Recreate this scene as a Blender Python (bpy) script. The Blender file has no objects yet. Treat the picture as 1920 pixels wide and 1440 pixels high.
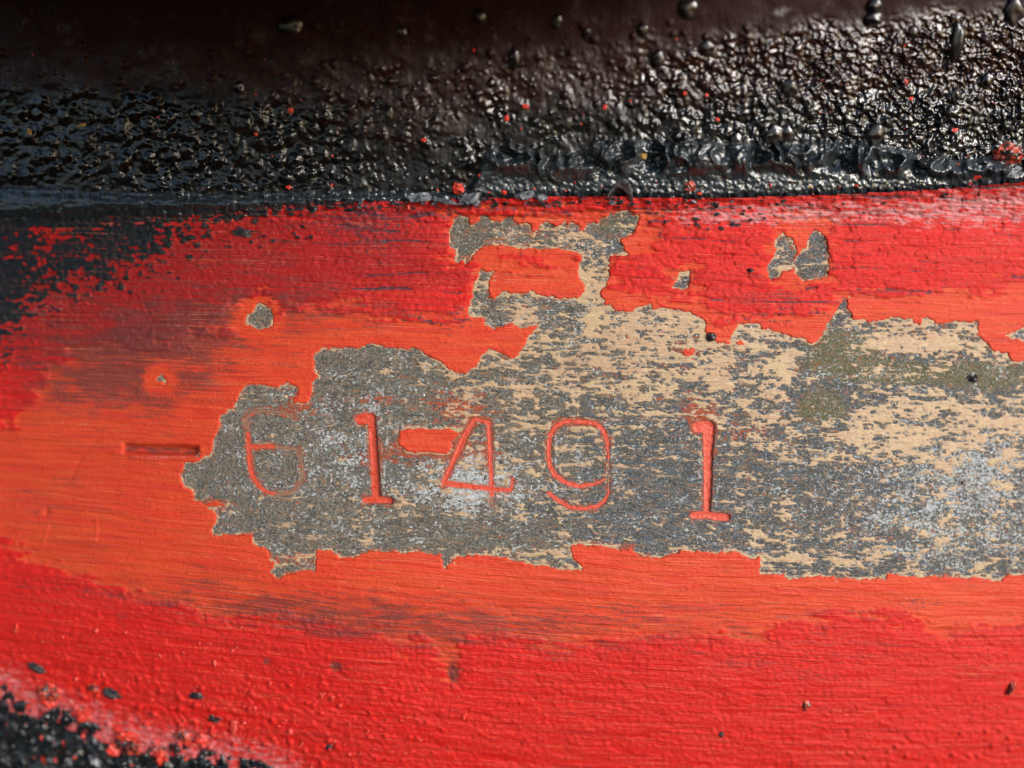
import bpy, bmesh, math, random
import numpy as np
from mathutils import Matrix, Vector

# ---------------------------------------------------------------- scale, camera, light
S = 5e-5            # one unit of the drawing grid is 0.05 mm; the view is 96 mm wide
D = 2000.0          # camera height over the stamped plate, in grid units
TILT = math.radians(72)   # the plate leans back from the horizontal by this much
ROT = Matrix.Rotation(TILT, 4, 'X')
scene = bpy.context.scene
COL = scene.collection

cam_d = bpy.data.cameras.new('camera')
cam = bpy.data.objects.new('camera', cam_d); COL.objects.link(cam)
cam_d.sensor_width = 36; cam_d.lens = 18 / (960 / D)
cam_d.clip_start = 0.002; cam_d.clip_end = 50
cam.matrix_world = ROT @ Matrix.Translation((0, 0, D * S))
cam_d.dof.use_dof = True; cam_d.dof.focus_distance = (D + 5) * S
cam_d.dof.aperture_fstop = cam_d.lens / (95 * S * 1000)
scene.camera = cam

SUN_DIR = Vector((0.64, 0.20, 0.66)).normalized()          # towards the light, in plate space
sw = (ROT.to_3x3() @ SUN_DIR).normalized()
elev = math.asin(sw.z); azim = math.atan2(sw.x, sw.y)
world = bpy.data.worlds.new('World'); scene.world = world; world.use_nodes = True
wn = world.node_tree.nodes; wl = world.node_tree.links
sky = wn.new('ShaderNodeTexSky'); sky.sky_type = 'NISHITA'; sky.sun_disc = False
sky.sun_elevation = elev; sky.sun_rotation = azim
sky.air_density = 1.0; sky.dust_density = 1.5; sky.ozone_density = 1.0
wl.new(sky.outputs[0], wn['Background'].inputs[0]); wn['Background'].inputs[1].default_value = 0.07
sun_d = bpy.data.lights.new('sun', 'SUN'); sun_d.energy = 1.5; sun_d.angle = math.radians(24)
sun_d.color = (1.0, 0.98, 0.96)
sun = bpy.data.objects.new('sun', sun_d); COL.objects.link(sun)
sun.matrix_world = sw.to_track_quat('Z', 'Y').to_matrix().to_4x4()
scene.view_settings.view_transform = 'Standard'; scene.view_settings.look = 'None'
scene.view_settings.gamma = 1; scene.view_settings.exposure = 1.24

# ---------------------------------------------------------------- noise
def _hash(ix, iy, seed):
    h = (ix.astype(np.int64) * 374761393 + iy.astype(np.int64) * 668265263 + seed * 1274126177) & 0xFFFFFFFF
    h = ((h ^ (h >> 13)) * 1103515245) & 0xFFFFFFFF
    h = ((h ^ (h >> 15)) * 2246822519) & 0xFFFFFFFF
    return h ^ (h >> 16)
def _r(h, k=0): return ((h >> (k * 11)) & 1023) / 1023.0
def noise(x, y, seed=0):
    x = np.asarray(x, np.float32); y = np.asarray(y, np.float32)
    ix = np.floor(x); iy = np.floor(y); fx = x - ix; fy = y - iy
    ix = ix.astype(np.int64); iy = iy.astype(np.int64)
    ux = fx * fx * fx * (fx * (fx * 6 - 15) + 10); uy = fy * fy * fy * (fy * (fy * 6 - 15) + 10)
    def g(dx, dy):
        a = (_hash(ix + dx, iy + dy, seed) & 1023).astype(np.float32) * (2 * np.pi / 1024)
        return np.cos(a) * (fx - dx) + np.sin(a) * (fy - dy)
    a = g(0, 0); b = g(1, 0); c = g(0, 1); d = g(1, 1)
    return 1.5 * (a + ux * (b - a) + uy * (c - a + ux * (a - b - c + d)))
def fbm(x, y, o=4, seed=0, gain=0.5):
    t = 0; a = 1; n = 0
    for i in range(o):
        t = t + a * noise(x * 2 ** i + 17.3 * i, y * 2 ** i - 9.1 * i, seed + i * 31); n += a * a; a *= gain
    return t / math.sqrt(n)
def ridge(x, y, o=3, seed=0):
    t = 0; a = 1; n = 0
    for i in range(o):
        t = t + a * (1 - np.abs(noise(x * 2 ** i, y * 2 ** i, seed + i * 7)) * 2); n += a; a *= .5
    return t / n
def worley(x, y, seed=0):
    ix = np.floor(x).astype(np.int64); iy = np.floor(y).astype(np.int64)
    f1 = np.full(x.shape, 9.0, np.float32); f2 = f1.copy(); idd = np.zeros(x.shape, np.int64)
    cx = np.zeros(x.shape, np.float32); cy = cx.copy()
    for dx in (-1, 0, 1):
        for dy in (-1, 0, 1):
            h = _hash(ix + dx, iy + dy, seed)
            px = ix + dx + _r(h); py = iy + dy + _r(h, 1)
            d = np.hypot(px - x, py - y)
            m = d < f1
            f2 = np.where(m, f1, np.minimum(f2, d)); f1 = np.where(m, d, f1)
            idd = np.where(m, h, idd); cx = np.where(m, px, cx); cy = np.where(m, py, cy)
    return f1, f2, idd, x - cx, y - cy
def sm(a, b, x):
    t = np.clip((x - a) / (b - a), 0, 1); return t * t * (3 - 2 * t)
def gauss(X, Y, x, y, rx, ry): return np.exp(-((X - x) / rx) ** 2 - ((Y - y) / ry) ** 2)
def sd_poly(P, X, Y, pad=60):
    """positive inside, in grid units (clipped to -pad outside the box)"""
    P = np.array(P, np.float32); out = np.full(X.shape, -float(pad), np.float32)
    m = (X > P[:, 0].min() - pad) & (X < P[:, 0].max() + pad) & (Y > P[:, 1].min() - pad) & (Y < P[:, 1].max() + pad)
    x = X[m].astype(np.float32); y = Y[m].astype(np.float32)
    d2 = np.full(x.shape, 1e9, np.float32); ins = np.zeros(x.shape, bool)
    for (ax, ay), (bx, by) in zip(P, np.roll(P, -1, 0)):
        ex, ey = bx - ax, by - ay; l2 = ex * ex + ey * ey
        if l2 < 1e-6: continue
        t = np.clip(((x - ax) * ex + (y - ay) * ey) / l2, 0, 1)
        d2 = np.minimum(d2, (x - ax - t * ex) ** 2 + (y - ay - t * ey) ** 2)
        c = (ay > y) != (by > y)
        ins ^= c & (x < ex * (y - ay) / (ey if abs(ey) > 1e-9 else 1e-9) + ax)
    out[m] = np.maximum(np.sqrt(d2) * np.where(ins, 1, -1), -pad)
    return out
def stroke(P, X, Y):
    """P: (x, y, half width); returns half width minus distance (positive inside the stroke)"""
    out = np.full(X.shape, -1e3, np.float32)
    for (ax, ay, aw), (bx, by, bw) in zip(P[:-1], P[1:]):
        ex, ey = bx - ax, by - ay; l2 = max(ex * ex + ey * ey, 1e-6)
        t = np.clip(((X - ax) * ex + (Y - ay) * ey) / l2, 0, 1)
        out = np.maximum(out, aw + t * (bw - aw) - np.hypot(X - ax - t * ex, Y - ay - t * ey))
    return out

# ---------------------------------------------------------------- mesh and object helpers
def tag(o, label=None, cat=None, group=None, kind=None):
    if label: o['label'] = label
    if cat: o['category'] = cat
    if group: o['group'] = group
    if kind: o['kind'] = kind
    return o
def empty(name, label, cat, group=None):
    o = bpy.data.objects.new(name, None); COL.objects.link(o); o.empty_display_size = 0.005
    return tag(o, label, cat, group)
def P3(px, py, z):
    """a point that stands z over the plate and appears at px, py of the 1920 x 1440 grid"""
    k = (D - z) / D
    return np.stack([(px - 960) * k * S, (720 - py) * k * S, z * S], -1)
def link_mesh(name, co, quads, mat, parent=None, attrs=None, smooth=True):
    me = bpy.data.meshes.new(name)
    n, f = len(co), len(quads); k = quads.shape[1]
    me.vertices.add(n); me.vertices.foreach_set('co', np.ascontiguousarray(co, np.float32).ravel())
    me.loops.add(f * k); me.loops.foreach_set('vertex_index', quads.astype(np.int32).ravel())
    me.polygons.add(f); me.polygons.foreach_set('loop_start', np.arange(0, f * k, k, dtype=np.int32))
    me.polygons.foreach_set('use_smooth', np.full(f, smooth))
    me.update(calc_edges=True)
    for a, v in (attrs or {}).items():
        at = me.attributes.new(a, 'FLOAT', 'POINT'); at.data.foreach_set('value', np.ascontiguousarray(v, np.float32).ravel())
    if mat: me.materials.append(mat)
    o = bpy.data.objects.new(name, me); COL.objects.link(o)
    if parent: o.parent = parent
    return o
def grid(x0, x1, y0, y1, st):
    xs = np.arange(x0, x1 + st, st, dtype=np.float32); ys = np.arange(y0, y1 + st, st, dtype=np.float32)
    return np.meshgrid(xs, ys)
def sheet(name, X, Y, Z, mat, parent=None, keep=None, attrs=None, co=None):
    h, w = X.shape
    idx = np.arange(h * w).reshape(h, w)
    q = np.stack([idx[:-1, :-1], idx[1:, :-1], idx[1:, 1:], idx[:-1, 1:]], -1).reshape(-1, 4)
    if keep is not None:
        k = keep.ravel(); q = q[k[q].any(1)]
    if co is None: co = P3(X, Y, Z)
    co = co.reshape(-1, 3)
    used = np.zeros(h * w, bool); used[q.ravel()] = True
    remap = np.cumsum(used) - 1
    at = {a: v.ravel()[used] for a, v in (attrs or {}).items()}
    return link_mesh(name, co[used], remap[q], mat, parent, at)

# ---------------------------------------------------------------- material helpers
class NT:
    def __init__(s, name):
        s.m = bpy.data.materials.new(name); s.m.use_nodes = True
        s.t = s.m.node_tree; s.n = s.t.nodes; s.l = s.t.links
        s.b = s.n['Principled BSDF']
        tc = s.n.new('ShaderNodeTexCoord')
        s.pos = s.vm('MULTIPLY', tc.outputs['Object'], (1 / S,) * 3)
    def put(s, sock, v):
        if isinstance(v, bpy.types.NodeSocket): s.l.new(v, sock)
        elif isinstance(v, (tuple, list)) and len(v) == 3 and sock.type == 'RGBA': sock.default_value = (*v, 1)
        else: sock.default_value = v
    def vm(s, op, a, b):
        n = s.n.new('ShaderNodeVectorMath'); n.operation = op; s.put(n.inputs[0], a); s.put(n.inputs[1], b); return n.outputs[0]
    def ma(s, op, a, b=0.0, c=0.0, clamp=False):
        n = s.n.new('ShaderNodeMath'); n.operation = op; n.use_clamp = clamp
        s.put(n.inputs[0], a); s.put(n.inputs[1], b); s.put(n.inputs[2], c); return n.outputs[0]
    def mr(s, v, a, b, c=0.0, d=1.0, smooth=True):
        n = s.n.new('ShaderNodeMapRange'); n.interpolation_type = 'SMOOTHSTEP' if smooth else 'LINEAR'
        for i, x in enumerate((v, a, b, c, d)): s.put(n.inputs[i], x)
        return n.outputs[0]
    def at(s, name):
        n = s.n.new('ShaderNodeAttribute'); n.attribute_name = name; return n.outputs['Fac']
    def nz(s, vec, sx=1, sy=1, sz=1, det=4, rough=.55, dist=0.0):
        v = s.vm('MULTIPLY', vec, (sx, sy, sz))
        n = s.n.new('ShaderNodeTexNoise'); n.inputs['Scale'].default_value = 1
        n.inputs['Detail'].default_value = det; n.inputs['Roughness'].default_value = rough
        n.inputs['Distortion'].default_value = dist
        s.l.new(v, n.inputs['Vector']); return n.outputs[0]
    def vo(s, vec, sc):
        v = s.vm('MULTIPLY', vec, (sc,) * 3); n = s.n.new('ShaderNodeTexVoronoi'); n.inputs['Scale'].default_value = 1
        s.l.new(v, n.inputs['Vector']); return n.outputs
    def mix(s, f, a, b):
        n = s.n.new('ShaderNodeMix'); n.data_type = 'RGBA'
        s.put(n.inputs[0], f); s.put(n.inputs[6], a); s.put(n.inputs[7], b); return n.outputs[2]
    def xyz(s, x, y, z=0.0):
        n = s.n.new('ShaderNodeCombineXYZ'); s.put(n.inputs[0], x); s.put(n.inputs[1], y); s.put(n.inputs[2], z); return n.outputs[0]
    def bump(s, h, dist, strength=1.0, nrm=None):
        n = s.n.new('ShaderNodeBump'); s.put(n.inputs['Height'], h); n.inputs['Distance'].default_value = dist * S
        n.inputs['Strength'].default_value = strength
        if nrm: s.l.new(nrm, n.inputs['Normal'])
        return n.outputs[0]
    def out(s, col, rough, nrm=None, metal=None, coat=None, spec=None, coat_rough=0.15):
        s.put(s.b.inputs['Base Color'], col); s.put(s.b.inputs['Roughness'], rough)
        if nrm: s.put(s.b.inputs['Normal'], nrm)
        if metal is not None: s.put(s.b.inputs['Metallic'], metal)
        if coat is not None: s.put(s.b.inputs['Coat Weight'], coat); s.b.inputs['Coat Roughness'].default_value = coat_rough
        if spec is not None: s.put(s.b.inputs['Specular IOR Level'], spec)
        return s.m

ORANGE = (0.62, 0.062, 0.016); RED = (0.60, 0.010, 0.006); BLACK = (0.009, 0.011, 0.013)
def paint_material():
    t = NT('red_paint'); p = t.pos
    sx = t.at('along'); sv = t.at('streak')
    sp = t.xyz(sx, sv)
    fine = t.nz(sp, .012, .35, 1, 5, .6); mid = t.nz(sp, .006, .07, 1, 4, .6)
    spk = t.nz(p, .12, .16, 1, 4, .6)
    str2 = t.nz(sp, .004, .13, 1, 4, .6)
    col = t.mix(t.mr(mid, .35, .65), ORANGE, (0.60, 0.040, 0.016))
    col = t.mix(t.mr(str2, .5, .72, 0, .6), col, (0.40, 0.038, 0.018))
    col = t.mix(t.mr(fine, .52, .72, 0, .45), col, (0.66, 0.14, 0.055))
    # red top coat, ragged at its edges
    top = t.ma('ADD', t.at('top'), t.ma('MULTIPLY', t.ma('SUBTRACT', spk, .5), .5))
    rc = t.mix(t.mr(mid, .35, .7), RED, (0.60, 0.020, 0.012))
    rc = t.mix(t.mr(str2, .5, .7, 0, .65), rc, (0.36, 0.014, 0.010))
    rc = t.mix(t.mr(spk, .5, .7, 0, .3), rc, (0.40, 0.012, 0.012))
    col = t.mix(t.mr(top, .42, .6), col, rc)
    col = t.mix(t.mr(t.ma('ADD', t.at('deep'), t.ma('MULTIPLY', t.ma('SUBTRACT', str2, .5), 1.2)), .3, .9, 0, .8), col, (0.30, 0.008, 0.008))
    # brown road film, streaked along the brushing
    g = t.ma('ADD', t.at('grime'), t.ma('ADD', t.ma('MULTIPLY', t.ma('SUBTRACT', fine, .5), 1.7), t.ma('MULTIPLY', t.ma('SUBTRACT', spk, .5), .6)))
    col = t.mix(t.mr(g, .32, .85, 0, .85), col, (0.13, 0.035, 0.03))
    # slate specks of old coat
    dk = t.ma('ADD', t.at('slate'), t.ma('ADD', t.ma('MULTIPLY', t.ma('SUBTRACT', spk, .5), 1.0), t.ma('MULTIPLY', t.ma('SUBTRACT', fine, .5), .7)))
    col = t.mix(t.mr(dk, .5, .62, 0, .85), col, (0.045, 0.03, 0.045))
    # specular sheen put into the colour as broken pinkish scuffs
    pl = t.ma('ADD', t.at('sheen'), t.ma('ADD', t.ma('MULTIPLY', t.ma('SUBTRACT', spk, .5), 1.2), t.ma('MULTIPLY', t.ma('SUBTRACT', fine, .5), .9)))
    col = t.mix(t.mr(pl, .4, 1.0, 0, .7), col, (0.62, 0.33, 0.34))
    bk = t.ma('ADD', t.at('black'), t.ma('MULTIPLY', t.ma('SUBTRACT', spk, .5), .35))
    bf = t.mr(bk, .46, .54)
    col = t.mix(bf, col, (0.014, 0.018, 0.021))
    # pin-prick dirt
    smod = t.mr(t.nz(p, .006, .016, 1, 3), .42, .6)
    scr = t.nz(t.xyz(t.ma('MULTIPLY', sx, .0035), t.ma('MULTIPLY', sv, .55)), 1, 1, 1, 2, .4)
    col = t.mix(t.ma('MULTIPLY', t.mr(scr, .62, .68, 0, .6), smod), col, (0.70, 0.20, 0.10))
    col = t.mix(t.mr(scr, .36, .31, 0, .6), col, (0.28, 0.02, 0.012))
    nick = t.nz(p, .16, .045, 1, 3, .6)
    col = t.mix(t.ma('MULTIPLY', t.mr(nick, .66, .72, 0, .7), t.mr(t.nz(p, .007, .01, 1, 2), .45, .6)), col, (0.20, 0.010, 0.010))
    dots = t.vo(p, .022); dsel = t.nz(p, .01, .01, 1, 2)
    col = t.mix(t.ma('MULTIPLY', t.mr(dots[0], .04, .075, 1, 0), t.mr(dsel, .5, .6)), col, (0.05, 0.02, 0.02))
    h = t.ma('ADD', t.ma('MULTIPLY', fine, .6), t.ma('MULTIPLY', spk, .6))
    nr = t.bump(h, 5.0, .8)
    rough = t.mix(bf, (.44,) * 3, (.3,) * 3)
    return t.out(col, rough, nr, spec=.3)
def steel_material():
    t = NT('bare_steel'); p = t.pos
    a = t.nz(p, .05, .11, 1, 5, .65); b = t.nz(p, .25, .35, 1, 4, .6); c = t.nz(p, .008, .012, 1, 3)
    hue = t.ma('ADD', t.at('blue'), t.ma('MULTIPLY', t.ma('SUBTRACT', c, .5), 1.2))
    base = t.mix(t.mr(hue, .3, .7), (0.21, 0.20, 0.165), (0.125, 0.155, 0.185))
    cl = t.nz(p, .022, .045, 1, 4, .6)
    base = t.mix(t.mr(cl, .45, .6, 0, .7), base, (0.12, 0.11, 0.092))
    base = t.mix(t.mr(a, .42, .62, 0, .75), base, (0.075, 0.068, 0.06))
    base = t.mix(t.mr(t.ma('ADD', t.at('olive'), t.ma('MULTIPLY', t.ma('SUBTRACT', a, .5), .8)), .35, .7, 0, .8), base, (0.16, 0.15, 0.06))
    base = t.mix(t.mr(b, .54, .66, 0, .8), base, (0.42, 0.42, 0.40))
    base = t.mix(t.mr(b, .44, .34, 0, .7), base, (0.05, 0.048, 0.045))
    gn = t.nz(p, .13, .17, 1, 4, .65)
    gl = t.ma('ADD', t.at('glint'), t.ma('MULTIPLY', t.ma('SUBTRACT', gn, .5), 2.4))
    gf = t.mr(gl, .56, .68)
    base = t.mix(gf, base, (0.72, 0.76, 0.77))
    tf = t.nz(p, .02, .13, 1, 5, .65); tw = t.nz(p, .09, .2, 1, 4, .65)
    tt = t.ma('ADD', t.ma('MULTIPLY', tf, .6), t.ma('MULTIPLY', tw, .4))
    base = t.mix(t.ma('MULTIPLY', t.mr(tt, .50, .60, 0, .75), t.ma('SUBTRACT', 1.0, t.ma('MULTIPLY', gf, .7))), base, (0.34, 0.225, 0.125))
    sme = t.ma('ADD', t.at('smear'), t.ma('MULTIPLY', t.ma('SUBTRACT', tt, .5), 2.2))
    base = t.mix(t.mr(sme, .42, .75, 0, .85), base, (0.50, 0.09, 0.035))
    nr = t.bump(t.ma('ADD', b, t.ma('MULTIPLY', a, 1.5)), 6, .9)
    return t.out(base, t.ma('SUBTRACT', t.mr(a, .3, .7, .32, .5), t.ma('MULTIPLY', gf, .12)), nr, t.ma('ADD', .2, t.ma('MULTIPLY', gf, .35)))
def primer_material():
    t = NT('tan_primer'); p = t.pos
    f = t.nz(p, .015, .4, 1, 5, .6); b = t.nz(p, .1, .15, 1, 4, .6); c = t.nz(p, .006, .01, 1, 2)
    col = t.mix(t.mr(f, .35, .65), (0.40, 0.24, 0.14), (0.48, 0.33, 0.195))
    st = t.nz(p, .012, .09, 1, 4, .6)
    col = t.mix(t.mr(c, .4, .65, 0, .6), col, (0.50, 0.37, 0.20))
    col = t.mix(t.mr(st, .52, .68, 0, .55), col, (0.33, 0.235, 0.15))
    col = t.mix(t.mr(st, .42, .3, 0, .5), col, (0.62, 0.48, 0.32))
    rs = t.ma('ADD', t.at('rosy'), t.ma('MULTIPLY', t.ma('SUBTRACT', b, .5), 1.4))
    col = t.mix(t.mr(rs, .55, .75, 0, .85), col, (0.50, 0.10, 0.045))
    col = t.mix(t.mr(b, .58, .75, 0, .5), col, (0.25, 0.17, 0.11))
    th = t.ma('ADD', t.at('solid'), t.ma('ADD', t.ma('MULTIPLY', t.ma('SUBTRACT', b, .5), 7), t.ma('MULTIPLY', t.ma('SUBTRACT', f, .5), 9)))
    col = t.mix(t.mr(th, 2.2, -.6, 0, .85), col, (0.22, 0.185, 0.145))
    return t.out(col, .55, t.bump(f, 2.5, .6))
def digit_material():
    t = NT('paint_fill'); p = t.pos
    b = t.nz(p, .12, .12, 1, 4, .6); c = t.nz(p, .03, .03, 1, 3)
    col = t.mix(t.mr(b, .35, .7), (0.60, 0.075, 0.028), (0.50, 0.045, 0.022))
    col = t.mix(t.mr(c, .55, .75, 0, .6), col, (0.33, 0.035, 0.02))
    w = t.ma('ADD', t.at('worn'), t.ma('MULTIPLY', t.ma('SUBTRACT', b, .5), .7))
    col = t.mix(t.mr(w, .45, .65), col, (0.25, 0.13, 0.08))
    return t.out(col, .45, t.bump(b, 3, .6))
def tar_material(name='black_tar', base=BLACK, r0=.14, r1=.38, brown=None, coat=.3, bs=1.0, spec=.8, dryf=False):
    t = NT(name); p = t.pos
    a = t.nz(p, .03, .03, .03, 4, .6); b = t.nz(p, .13, .13, .13, 4, .65)
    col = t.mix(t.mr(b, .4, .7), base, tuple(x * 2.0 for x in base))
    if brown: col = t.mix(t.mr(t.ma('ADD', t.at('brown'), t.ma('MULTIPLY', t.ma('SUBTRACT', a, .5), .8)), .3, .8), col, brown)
    dull = t.nz(p, .011, .014, .011, 3, .5)
    rg = t.ma('ADD', t.mr(a, .3, .7, r0, r1), t.mr(dull, .47, .64, 0, .14))
    if dryf:
        dr = t.ma('MULTIPLY', t.at('dry'), t.mr(a, .8, .55))
        rg = t.ma('ADD', rg, t.ma('MULTIPLY', dr, .4)); spec = t.ma('MULTIPLY', t.ma('SUBTRACT', 1.0, t.ma('MULTIPLY', dr, .85)), spec)
    return t.out(col, rg, t.bump(b, 2.2 * bs, .6), coat=coat, spec=spec, coat_rough=.1)
def chip_material(name, c1, c2, rough=.4, sc=.12):
    t = NT(name); b = t.nz(t.pos, sc, sc, sc, 4, .6)
    return t.out(t.mix(t.mr(b, .4, .62), c1, c2), rough, t.bump(b, 4, .7))
M_PAINT = paint_material(); M_STEEL = steel_material(); M_PRIMER = primer_material(); M_DIGIT = digit_material()
M_TAR = tar_material(r0=.13, r1=.28); M_BEAD = tar_material('bead_tar', (0.016, 0.021, 0.025), .13, .26)
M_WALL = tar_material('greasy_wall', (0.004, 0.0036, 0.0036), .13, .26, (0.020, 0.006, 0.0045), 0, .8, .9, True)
M_BLIST = tar_material('blister_skin', (0.008, 0.005, 0.005), .16, .28, None, 0, .5)
M_REDCHIP = chip_material('red_chip', (0.62, 0.03, 0.015), (0.45, 0.05, 0.03))
M_DARKCHIP = chip_material('dark_chip', (0.012, 0.012, 0.014), (0.05, 0.03, 0.03), .25)
M_MIXCHIP = chip_material('red_black_crumb', (0.02, 0.012, 0.012), (0.50, 0.06, 0.03), .3, .09)
M_GREY = chip_material('grey_skin', (0.035, 0.04, 0.05), (0.13, 0.14, 0.165), .25)
M_OCHRE = chip_material('ochre_fleck', (0.30, 0.16, 0.03), (0.45, 0.28, 0.07), .4)

# ---------------------------------------------------------------- the outlines
BARE = [(337,893),(347,867),(370,865),(397,850),(398,830),(413,800),(412,780),(423,773),(437,767),(447,743),(457,725),(483,720),(520,727),(540,718),(557,727),(557,738),(548,747),(552,758),(573,757),(582,743),(587,713),(597,707),(588,693),(588,667),(600,653),
(640,653),(673,652),(697,643),(727,652),(763,653),(780,652),(800,665),(830,680),(837,690),(870,702),(893,688),(900,670),(917,653),(933,660),(957,672),(970,670),(977,653),(993,630),(1010,610),(993,610),(980,617),(960,607),(923,617),(907,610),(910,597),(880,593),(878,580),(887,550),(890,530),(901,504),(910,507),(926,509),(917,525),(917,548),(919,559),(928,562),(940,550),(947,546),(972,552),(999,546),(1006,552),(1041,557),(1059,559),(1084,558),(1096,548),(1096,534),(1084,511),(1089,488),(1090,475),(1070,470),(1029,465),(1009,468),(990,463),(974,467),(949,459),(915,459),(901,465),(889,475),(878,495),(871,497),(869,488),(857,494),(853,484),(852,468),(839,461),(841,440),(848,415),(862,406),(878,410),(882,420),(896,415),(899,406),(912,401),(921,415),(937,417),(947,406),(956,404),(963,417),(974,420),(986,414),(995,424),(999,442),(1006,433),(1015,420),(1025,416),(1036,422),(1041,429),(1050,420),(1059,417),(1066,424),(1073,415),(1084,422),(1086,436),(1096,431),(1102,417),(1121,418),(1130,410),(1144,399),(1167,394),(1190,399),(1199,406),(1196,424),(1187,436),(1171,445),(1160,447),(1167,461),(1176,475),(1171,479),(1144,481),(1141,497),(1144,516),(1130,539),(1125,550),(1132,562),(1130,571),(1144,573),(1157,582),(1176,585),(1199,578),(1219,571),(1226,582),(1240,576),
(1263,580),(1286,586),(1300,589),(1320,601),(1322,619),(1332,635),(1348,644),(1368,644),(1377,626),(1387,605),(1405,604),(1423,607),(1428,619),(1453,621),(1476,628),(1504,635),(1520,646),(1542,630),(1549,612),(1561,594),(1572,573),(1579,562),(1588,564),(1588,580),(1597,589),(1600,601),(1616,598),(1634,607),(1652,603),(1671,594),(1680,597),(1707,600),(1727,613),(1733,595),(1763,607),(1793,603),(1833,603),(1833,630),(1853,647),(1863,660),(1890,663),(1897,680),(1960,672),(2060,690),(2300,680),
(2300,1070),(2100,1085),(1990,1074),(1920,1077),(1890,1077),(1873,1088),(1833,1083),(1813,1085),(1787,1080),(1713,1082),(1663,1075),(1658,1085),(1613,1088),(1580,1082),(1533,1080),(1480,1087),(1467,1077),(1423,1075),(1427,1040),(1407,1048),(1397,1040),(1373,1033),(1343,1037),(1313,1035),(1280,1033),(1257,1040),(1240,1045),(1200,1042),(1180,1027),(1160,1033),(1133,1023),(1083,1020),(1067,1023),(1073,1047),(1090,1057),(1090,1068),(1053,1068),(993,1058),(940,1045),(907,1042),(853,1043),(837,1063),(830,1060),(827,1040),(787,1035),(740,1035),(707,1032),(640,1047),
(623,1033),(593,1030),(590,1070),(547,1072),(523,1083),(507,1073),(520,1057),(507,1047),(500,1030),(473,1017),(473,1002),(433,1003),(400,1003),(397,990),(410,970),(402,960),(380,943),(363,937),(362,920),(343,913)]
HOLES = [[(460,605),(463,590),(485,568),(505,578),(513,600),(510,612),(485,618),(470,612)],
 [(1256,543),(1277,509),(1295,511),(1290,543)],
 [(1464,438),(1487,449),(1492,472),(1490,499),(1480,507),(1464,509),(1460,518),(1442,527),(1440,497),(1453,475),(1455,452)],
 [(1494,478),(1513,465),(1519,438),(1531,431),(1547,445),(1552,463),(1553,516),(1536,523),(1503,525),(1494,518),(1488,497)],
 [(291,717),(294,705),(303,702),(311,717)],
 [(1888,628),(1920,613),(1950,625),(1930,640),(1896,636)]]
ISLANDS = [[(748,812),(765,802),(790,803),(848,805),(865,813),(848,827),(845,840),(837,850),(765,847),(747,833)],
  [(1283,665),(1280,655),(1300,650),(1305,660),(1296,668)],
 [(375,945),(400,940),(425,946),(405,952)],[(1378,641),(1392,636),(1398,645),(1384,650)]]
ORANGES = [[(-300,800),(30,800),(90,700),(140,650),(330,645),(420,600),(455,560),(500,545),(530,580),(600,575),(680,580),(760,590),(860,600),(878,570),(900,480),(845,500),(832,480),(836,400),(930,395),(1130,392),(1230,400),(1250,450),(1190,480),(1160,500),(1150,540),(1240,556),(1310,560),(1350,600),(1420,590),(1560,575),(1575,545),(1700,560),(1900,530),(2300,540),
 (2300,1180),(1900,1170),(1780,1190),(1640,1150),(1500,1160),(1420,1200),(1300,1200),(1280,1190),(1120,1206),(1020,1215),(1015,1196),(870,1190),(850,1230),(852,1285),(840,1280),(825,1220),(790,1190),(760,1220),(740,1215),(720,1180),(640,1165),(380,1150),(130,1080),(0,1015),(-300,950)],
 [(1425,530),(1440,470),(1470,400),(1565,395),(1560,430),(1556,525),(1500,540)],
 [(1250,555),(1250,510),(1300,495),(1320,560)],[(275,728),(290,680),(320,680),(372,722)]]
REDS = [[(930,472),(1032,478),(1026,497),(985,500),(935,488)],[(1148,486),(1232,492),(1240,520),(1185,522),(1152,508)],[(1190,502),(1250,500),(1262,556),(1215,545),(1180,535)],
 [(1065,478),(1088,480),(1088,492),(1066,490)],[(1300,500),(1420,505),(1470,540),(1540,560),(1500,596),(1420,590),(1360,560),(1320,540)],[(690,575),(760,570),(830,585),(760,596),(700,592)],[(320,612),(400,608),(430,620),(360,628)],
 [(230,640),(310,636),(300,655),(240,658)],[(1660,1150),(1700,1146),(1720,1160),(1680,1165)]]
CRUST = [(-300,1180),(-80,1262),(0,1290),(12,1285),(30,1315),(60,1318),(80,1332),(110,1328),(140,1350),(175,1352),(200,1372),(255,1385),(290,1396),(350,1398),(400,1412),(500,1432),(600,1500),(800,1570),(1000,1620),(1000,1700),(-300,1700)]
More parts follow.
